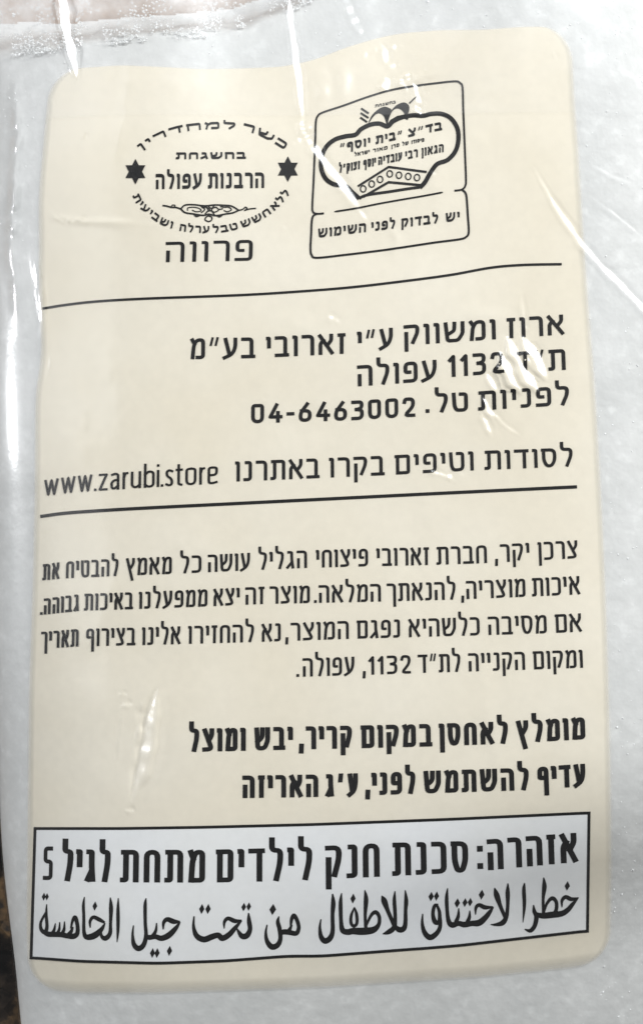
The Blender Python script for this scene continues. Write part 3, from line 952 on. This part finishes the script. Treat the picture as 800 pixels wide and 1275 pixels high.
T([("ומקום", 663.5, 726.5), ("הקנייה", 582.5, 654.5), ("לת״ד", 519.5, 574), ("עפולה", 376, 442), (".", 369, 372.5)],
  [(369, 843), (442, 840.5), (574, 836.5), (654, 834), (726, 831.5)], [(369, 23), (726, 22.5)], cx, cy, parent=panel, gap=.17)
T([(",1132", 451, 512)], [(450, 840.5), (514, 838.5)], [(450, 23), (514, 23)], cx, cy, parent=panel, rtl=False, gap=.17)
# storage advice
T([("מומלץ", 642.5, 729.6), ("לאחסן", 546.6, 633.4), ("במקום", 449, 538.5), ("קריר,", 373, 439), ("יבש", 316, 364.6), ("ומוצל", 234.6, 306)],
  [(234, 936.5), (306, 935), (364, 933.5), (439, 932), (538, 929.5), (633, 926), (729, 920.5)], [(234, 29), (729, 27.5)], 5.9, 5.3, parent=panel)
T([("עדיף", 668.5, 730), ("להשתמש", 527, 659.4), ("לפני,", 455.6, 518), ("ע״ג", 404.6, 446.5), ("האריזה", 301, 397)],
  [(301, 994), (397, 992.5), (446, 991), (518, 988.5), (659, 984), (730, 979)], [(301, 28), (730, 28)], 5.9, 5.3, parent=panel)
T([("פרווה", 205, 315)], [(205, 326), (315, 324)], [(205, 25), (315, 26)], 4.6, 3.6, parent=panel, lean=lambda x: .03)

# ------------------------------------------------------------------ oval kosher seal
def seal_px(p): return (140 + p[0] * .3, 130 + p[1] * .3)
def path_from(pts, flip=False):
    P = spline([seal_px(p) for p in pts], 12)
    d = np.r_[0, np.cumsum(np.hypot(*np.diff(P, axis=0).T))]
    def f(s):
        x = np.interp(s, d, P[:, 0]); y = np.interp(s, d, P[:, 1])
        x2 = np.interp(min(s + 1.5, d[-1]), d, P[:, 0]); y2 = np.interp(min(s + 1.5, d[-1]), d, P[:, 1])
        x1 = np.interp(max(s - 1.5, 0), d, P[:, 0]); y1 = np.interp(max(s - 1.5, 0), d, P[:, 1])
        t = np.array([x2 - x1, y2 - y1]); t /= np.hypot(*t)
        return (x, y), (t[1], -t[0])
    def s_at(zx):                                   # arc position of a given zoomed x
        return float(np.interp(seal_px((zx, 0))[0], P[:, 0], d))
    return f, s_at, d[-1]
arc = Ink()
f, s_at, LL = path_from([(118, 192), (150, 170), (200, 142), (260, 120), (330, 107), (410, 101), (480, 101), (545, 108), (600, 124), (655, 152), (712, 186)])
lay_word(arc, "למהדרין", s_at(118), s_at(508), None, 9.0, 2.3, 2.9, .2, path=f)
lay_word(arc, "כשר", s_at(540), s_at(712), None, 9.6, 2.4, 3.0, .2, path=f)
f, s_at, LL = path_from([(82, 380), (105, 420), (150, 462), (200, 497), (245, 514), (300, 527), (400, 533), (470, 528), (540, 511), (600, 488), (655, 455), (700, 415), (738, 368)])
for w, a0, a1 in [("ושביעית", 82, 246), ("ערלה", 276, 402), ("טבל", 416, 522), ("חשש", 538, 660), ("ללא", 672, 738)]:
    lay_word(arc, w, s_at(a0), s_at(a1), None, 9.0, 2.1, 2.5, .2, path=f)
seal = arc.build("kosher_seal", bag, label="oval seal of curved Hebrew lettering between two stars")
T([("בהשגחת", 218.6, 306.5)], [(218, 197.8), (306, 197.2)], [(218, 8.6), (306, 8.6)], 2.4, 2.8, name="seal_lettering", parent=seal)
T([("הרבנות", 258.5, 329.6), ("עפולה", 193, 252)], [(193, 235), (330, 233.5)], [(193, 19), (330, 19.5)], 3.2, 4.2, name="seal_lettering", parent=seal)
def star(cx, cy, rx, ry):
    ink = Ink()
    P = []
    for k in range(12):
        a = math.pi / 6 * k - math.pi / 2
        r = 1.0 if k % 2 == 0 else 0.577
        P.append((cx + rx * r * math.cos(a), cy + ry * r * math.sin(a)))
    c = (cx, cy)
    for k in range(12): ink.poly([c, P[k], P[(k + 1) % 12]])
    return ink.build("star", seal)
star(168.5, 213.2, 14.3, 16.0)
star(358.2, 210, 14.3, 16.0)
def ornament():
    ink = Ink()
    q = lambda pts: [(190 + x * .175, 240 + y * .175) for x, y in pts]
    w = 1.7
    def s(pts, ww=w, closed=False): ink.ribbon(spline(q(pts), 6, closed), ww, ww, caps=False, closed=closed)
    s([(70, 88), (100, 92), (130, 100), (165, 102), (200, 112)], 2.0); s([(130, 100), (140, 85), (160, 88), (150, 105)], 1.3)
    s([(200, 112), (230, 85), (290, 82), (370, 90), (440, 84), (500, 86), (560, 92), (612, 122)], 1.9)
    s([(200, 112), (230, 138), (290, 148), (360, 158), (400, 150), (450, 160), (520, 148), (570, 140), (612, 122)], 2.0)
    s([(250, 125), (250, 105), (290, 100), (330, 108), (345, 125), (310, 132), (280, 120)], 1.3)
    s([(340, 90), (370, 115), (345, 140)], 1.6); s([(370, 90), (395, 120), (370, 150)], 1.5); s([(440, 85), (420, 118), (440, 155)], 1.6)
    s([(395, 95), (420, 108), (450, 100), (470, 115), (500, 110)], 1.5); s([(380, 135), (410, 125), (440, 135), (470, 122)], 1.5)
    s([(480, 95), (510, 100), (540, 100), (560, 118), (530, 132), (505, 122)], 1.4); s([(350, 105), (380, 100), (410, 118)], 1.4)
    s([(612, 122), (640, 115), (660, 100), (672, 112), (655, 122), (690, 112), (735, 108)], 1.6)
    s([(375, 178), (395, 162), (420, 172), (418, 192), (398, 202), (375, 192)], 1.7, True)
    s([(295, 150), (310, 165), (335, 158)], 2.2); s([(455, 158), (475, 168), (495, 155)], 2.2)
    ink.build("scroll_ornament", seal)
ornament()

# ------------------------------------------------------------------ square certification badge
bp = lambda pts: [(370 + x * .2875, 90 + y * .2875) for x, y in pts]
fr = Ink()
fr.ribbon(spline(bp([(115, 609), (85, 611), (68, 603), (65, 575), (70, 480), (74, 380), (78, 280), (80, 215), (88, 188), (110, 172), (200, 142), (300, 106), (400, 76), (500, 58), (600, 45), (680, 37), (704, 44), (715, 66),
           (718, 160), (722, 260), (726, 360), (730, 460), (727, 490), (712, 506), (680, 511)]), 5), 2.4, 2.4, caps=False)
fr.ribbon(spline(bp([(160, 602), (250, 588), (350, 568), (450, 550), (550, 533), (630, 518)]), 6), [1.0] + [2.2] * 29 + [1.0], None, caps=False)
fr.ribbon(spline(bp([(85, 611), (68, 622), (62, 650), (60, 700), (57, 760), (62, 790), (85, 802), (200, 790), (300, 778), (400, 765), (500, 750), (600, 735), (700, 722), (730, 712), (742, 690), (738, 620), (733, 545), (727, 520), (712, 506)]), 5), 2.6, 2.6, caps=False)
badge = fr.build("certification_badge", bag, label="square badge of Hebrew print with a crown, seen through a crease")
cr = Ink()
cr.ribbon(spline(bp([(268, 545), (235, 515), (208, 490), (160, 484), (122, 458), (103, 410), (108, 355), (130, 315), (165, 288), (210, 275), (252, 268), (275, 245), (315, 225), (355, 220), (390, 232), (415, 210), (455, 192), (500, 184),
           (545, 186), (580, 178), (625, 178), (665, 198), (692, 240), (697, 290), (684, 340), (650, 378), (605, 396), (575, 435), (552, 475), (530, 498)]), 5), 5.4, 5.4, caps=False)
cr.ribbon(spline(bp([(268, 545), (300, 530), (400, 515), (470, 504), (530, 496)]), 5), 3.4, 3.4, caps=False)
cr.ribbon(bp([(262, 492), (395, 408), (560, 430)]), 2.8, 2.8, caps=False)
cr.ribbon(bp([(285, 538), (395, 474), (545, 488)]), 3.0, 3.0, caps=False)
for (x, y) in [(285, 503), (322, 482), (358, 462), (400, 438), (440, 444), (480, 449), (518, 454)]:
    cr.ribbon(bp([(x + 12 * math.cos(a), y + 14 * math.sin(a)) for a in np.linspace(0, 2 * math.pi, 17)[:-1]]), 1.5, 1.5, caps=False, closed=True)
q7 = lambda pts: [(440 + x * .125, 110 + y * .125) for x, y in pts]
# arches of the crown: filled lens shapes between an outer and an inner curve
def lens(o, i):
    O = spline(q7(o), 6); I = spline(q7(i), 6); n = 20
    O = O[np.linspace(0, len(O) - 1, n).astype(int)]; I = I[np.linspace(0, len(I) - 1, n).astype(int)]
    for k in range(n - 1): cr.poly([O[k], O[k + 1], I[k + 1], I[k]])
lens([(148, 335), (185, 260), (250, 200), (310, 178), (360, 195), (375, 215), (350, 300), (335, 375)], [(158, 335), (190, 285), (220, 255), (255, 243), (290, 260), (310, 290), (322, 330), (330, 375)])
lens([(375, 215), (430, 160), (500, 135), (545, 160), (555, 200), (540, 250), (520, 270)], [(345, 320), (360, 260), (390, 215), (430, 195), (470, 205), (500, 235), (515, 268)])
cr.ribbon(q7([(335, 380), (380, 320), (440, 285), (500, 275), (545, 295)]), 4.2, 4.2, caps=False)
cr.ribbon(q7([(555, 145), (600, 100), (640, 65)]), [2, 1.6, .8], None, caps=False)
for k, (x0, y0, x1, y1) in enumerate([(75, 195, 150, 245), (70, 240, 148, 290), (66, 285, 135, 332)]):
    cr.ribbon(q7([(x0, y0), (x1, y1)]), 2.4, 2.4, caps=False)
cr.build("crown", badge)
def bl(words, b0, b1, h, tx, ty, gap=.2):
    return T([(w, 370 + x0 * .2875, 370 + x1 * .2875) for w, x0, x1 in words],
             [(370 + b0[0] * .2875, 90 + b0[1] * .2875), (370 + b1[0] * .2875, 90 + b1[1] * .2875)], [(300, h), (700, h)], tx, ty, name="badge_lettering", parent=badge, gap=gap, lean=lambda x: .02)
bl([("בד״צ", 478, 628), ("״בית", 338, 456), ("יוסף״", 182, 318)], (182, 345), (628, 247), 10.5, 2.3, 3.1)
bl([("מיסודו", 492, 552), ("של", 452, 484), ("מרן", 405, 444), ("מאור", 325, 393), ("ישראל", 245, 316)], (245, 364), (552, 296), 4.6, 1.0, 1.4)
bl([("הגאון", 536, 636), ("רבי", 465, 524), ("עובדיה", 348, 456), ("יוסף", 283, 342), ("זצוק״ל", 178, 274)], (178, 436), (636, 342), 10.4, 1.9, 2.6)
bl([("יש", 640, 705), ("לבדוק", 448, 612), ("לפני", 318, 426), ("השימוש", 88, 300)], (88, 716), (705, 640), 11.4, 2.3, 3.0)
bl([("בהשגחת", 335, 428)], (335, 152), (428, 130), 3.6, .8, 1.1)

# ------------------------------------------------------------------ warning box
def build_warning():
    nu, nv = 220, 60
    TX = ([43, 150, 250, 390, 560, 733], [1032, 1032, 1030.5, 1027, 1020.5, 1012.5])
    BX = ([38, 100, 196, 280, 358, 400, 570, 731], [1193, 1197.5, 1200, 1197, 1191, 1191, 1178, 1159.5])
    u = np.linspace(0, 1, nu)[None, :] * np.ones((nv, 1)); v = np.linspace(0, 1, nv)[:, None] * np.ones((1, nu))
    l = 43.5 + (38.5 - 43.5) * v; r = 733 + (731 - 733) * v
    x = l + (r - l) * u
    y = sm_interp(x, TX, 12) * (1 - v) + sm_interp(x, BX, 12) * v
    o = link_mesh("warning_box", to_world(x, y, 0.54).reshape(-1, 3), grid_faces(nv, nu), M_WHITE, bag, label="white warning box with black border")
    ink = Ink()
    top = np.stack([x[0], y[0]], 1); bot = np.stack([x[-1], y[-1]], 1)
    lf = np.stack([x[:, 0], y[:, 0]], 1); rt = np.stack([x[:, -1], y[:, -1]], 1)
    loop = np.concatenate([top[:-1:3], rt[:-1:3], bot[:0:-3], lf[:0:-3]])
    ink.ribbon(loop, 3.6, 3.6, caps=False, closed=True)
    ink.build("box_border", o)
    return o
warn = build_warning()
T([("אזהרה", 606, 720), (":", 595, 601), ("סכנת", 488, 584), ("חנק", 404, 473.6), ("לילדים", 268.5, 389.5), ("מתחת", 149, 256), ("לגיל", 76, 138)],
  [(76, 1097.5), (140, 1099), (256, 1099.5), (330, 1098), (390, 1096), (473, 1092), (584, 1086.5), (650, 1080), (720, 1073.5)], [(52, 40), (256, 41), (473, 42), (584, 39), (720, 36.5)], 7.2, 6.0, parent=warn)
T([("5", 52.5, 66)], [(52, 1096), (66, 1096.5)], [(52, 42), (66, 42)], 4.6, 5.2, parent=warn, rtl=False)

def arabic():
    ink = Ink()
    K = .15
    def s(o, pts, k=1.0):
        P = np.array([(o[0] + p[0] * K, o[1] + p[1] * K, p[2] * K * k) for p in pts])
        C = spline(P, 6)
        W = np.clip(C[:, 2], .8, None)
        ink.ribbon(C[:, :2], W, W, caps=False)
    def dot(o, x, y, w=40, h=76):
        cx, cy = o[0] + x * K, o[1] + y * K; w *= K / 2; h *= K / 2
        ink.poly([(cx - w, cy), (cx - w * .15, cy + h), (cx + w, cy), (cx + w * .15, cy - h)])
    c1, c2, c3, c4, c5, c6 = (40, 1105), (150, 1105), (270, 1105), (385, 1095), (500, 1085), (615, 1075)
    s(c1, [(714, 92, 8), (712, 200, 28), (712, 350, 26), (704, 458, 6)])
    s(c1, [(648, 86, 8), (654, 170, 34), (650, 300, 26), (645, 385, 34), (608, 425, 42), (575, 405, 26), (570, 350, 10)])
    s(c1, [(482, 338, 10), (480, 285, 24), (508, 250, 30), (560, 272, 34), (602, 296, 18)])
    s(c1, [(604, 298, 10), (575, 350, 36), (520, 400, 54), (455, 415, 46), (430, 375, 30), (428, 250, 25), (425, 150, 24), (433, 82, 8)])
    dot(c1, 520, 158, 40, 78)
    s(c1, [(320, 345, 14), (335, 280, 24), (356, 252, 34), (374, 310, 32), (375, 380, 36), (345, 408, 46), (290, 405, 44), (240, 395, 44), (190, 393, 44), (130, 390, 44), (92, 366, 36)])
    s(c1, [(338, 330, 14), (322, 370, 30), (300, 400, 40)])
    s(c1, [(268, 285, 8), (264, 350, 24), (245, 392, 34)]); s(c1, [(228, 290, 8), (224, 350, 22), (205, 390, 30)]); s(c1, [(192, 300, 8), (182, 355, 24), (160, 392, 30)])
    s(c1, [(120, 142, 8), (116, 230, 24), (122, 330, 28), (104, 374, 36), (74, 350, 30), (72, 290, 22), (118, 205, 20)])
    dot(c1, 96, 80, 34, 66); dot(c1, 122, 80, 30, 60)
    s(c2, [(212, 92, 8), (204, 150, 28), (205, 300, 28), (211, 400, 32), (192, 478, 40), (150, 510, 46), (112, 478, 38), (100, 400, 22), (107, 318, 10)])
    s(c2, [(354, 352, 10), (358, 295, 28), (388, 268, 38), (440, 286, 42), (494, 288, 14)])
    s(c2, [(494, 290, 12), (455, 345, 38), (400, 400, 50), (340, 425, 46), (290, 412, 40), (240, 418, 42), (205, 410, 36)])
    s(c2, [(299, 298, 10), (293, 360, 24), (270, 402, 34)])
    dot(c2, 265, 548, 42, 82); dot(c2, 303, 548, 42, 82); dot(c2, 406, 530, 44, 84)
    s(c2, [(610, 242, 12), (606, 330, 26), (632, 405, 44), (692, 435, 50), (760, 412, 50), (810, 400, 46), (845, 425, 48), (900, 395, 46), (950, 340, 36), (1004, 278, 14)])
    dot(c2, 674, 182, 44, 86); dot(c2, 726, 182, 44, 86)
    s(c3, [(60, 345, 8), (62, 290, 26), (92, 260, 32), (150, 282, 36), (206, 276, 12)])
    s(c3, [(262, 214, 10), (266, 280, 36), (274, 350, 38), (248, 402, 48), (205, 405, 44), (165, 345, 12)])
    dot(c3, 222, 166, 40, 72); dot(c3, 264, 162, 38, 72)
    s(c3, [(612, 325, 16), (620, 265, 30), (640, 236, 34), (668, 285, 32), (678, 340, 32), (658, 384, 38), (600, 376, 44), (555, 372, 44), (528, 385, 36)])
    s(c3, [(622, 312, 14), (604, 350, 30), (585, 375, 36)])
    s(c3, [(514, 242, 8), (505, 290, 32), (520, 350, 36), (526, 430, 36), (502, 482, 44), (455, 496, 48), (416, 450, 36), (405, 380, 22), (416, 312, 10)])
    dot(c3, 463, 186, 56, 94)
    s(c4, [(192, 122, 10), (198, 200, 38), (192, 300, 32), (193, 430, 36), (172, 490, 46), (130, 514, 48), (97, 478, 38), (87, 400, 22), (96, 333, 10)])
    s(c4, [(267, 116, 8), (259, 200, 32), (263, 350, 32), (276, 425, 44), (320, 440, 50), (360, 432, 54), (440, 434, 62), (530, 422, 54), (576, 375, 32), (578, 310, 30), (548, 275, 34), (510, 305, 26), (470, 390, 18)])
    s(c4, [(375, 232, 10), (348, 300, 24), (346, 365, 26), (370, 390, 28), (394, 365, 26), (392, 295, 26), (375, 240, 14)])
    dot(c4, 362, 162, 44, 84)
    s(c4, [(460, 92, 8), (470, 170, 38), (463, 300, 26), (468, 405, 28)])
    s(c4, [(600, 138, 6), (620, 180, 48), (650, 262, 34), (690, 355, 32), (706, 402, 30)])
    s(c4, [(710, 100, 8), (705, 180, 30), (712, 320, 30), (702, 400, 40), (660, 438, 42), (608, 456, 8)])
    s(c4, [(708, 385, 24), (740, 418, 46), (778, 415, 46), (796, 370, 36), (798, 260, 30), (803, 180, 34), (795, 92, 8)])
    s(c5, [(302, 276, 10), (272, 288, 28), (258, 355, 30), (275, 420, 40), (310, 420, 34), (312, 340, 28), (290, 282, 20)])
    s(c5, [(308, 320, 22), (320, 430, 30), (302, 500, 38), (240, 550, 48), (192, 515, 40), (170, 440, 26), (173, 355, 10)])
    dot(c5, 243, 212, 44, 80); dot(c5, 288, 208, 42, 78)
    s(c5, [(380, 142, 8), (372, 225, 30), (378, 350, 30), (392, 425, 40), (422, 448, 48), (470, 435, 42), (520, 445, 48), (580, 435, 46), (640, 430, 54), (692, 388, 46), (730, 340, 34), (760, 298, 10)])
    s(c5, [(472, 308, 8), (468, 375, 28), (448, 425, 34)]); s(c5, [(564, 328, 8), (560, 385, 28), (540, 430, 34)])
    s(c5, [(612, 362, 8), (615, 305, 26), (642, 282, 32), (692, 302, 36), (758, 298, 12)])
    dot(c5, 460, 266, 46, 80); dot(c5, 524, 262, 42, 74); dot(c5, 567, 258, 40, 72); dot(c5, 662, 196, 48, 84)
    s(c6, [(2, 205, 6), (20, 265, 46), (50, 355, 32), (86, 440, 30), (100, 470, 28)])
    s(c6, [(113, 168, 8), (112, 245, 36), (112, 350, 28), (102, 440, 34), (70, 496, 44), (10, 512, 24), (-30, 510, 6)])
    s(c6, [(252, 165, 8), (246, 220, 30), (250, 350, 28), (238, 494, 6)])
    s(c6, [(326, 348, 8), (332, 400, 32), (350, 445, 38), (336, 520, 36), (300, 562, 34), (252, 550, 8)])
    s(c6, [(340, 425, 34), (400, 438, 48), (480, 430, 54), (560, 420, 48), (612, 388, 42), (652, 340, 32), (700, 286, 8)])
    s(c6, [(562, 368, 8), (563, 312, 26), (592, 282, 32), (640, 300, 34), (697, 290, 12)])
    s(c6, [(415, 400, 18), (438, 335, 24), (480, 292, 32), (514, 322, 30), (516, 380, 30), (500, 420, 34)])
    s(c6, [(410, 120, 8), (416, 195, 38), (406, 300, 24), (410, 420, 28)])
    dot(c6, 606, 190, 44, 80)
    ink.build("text_line", warn, label="Arabic warning line in bold script")
arabic()
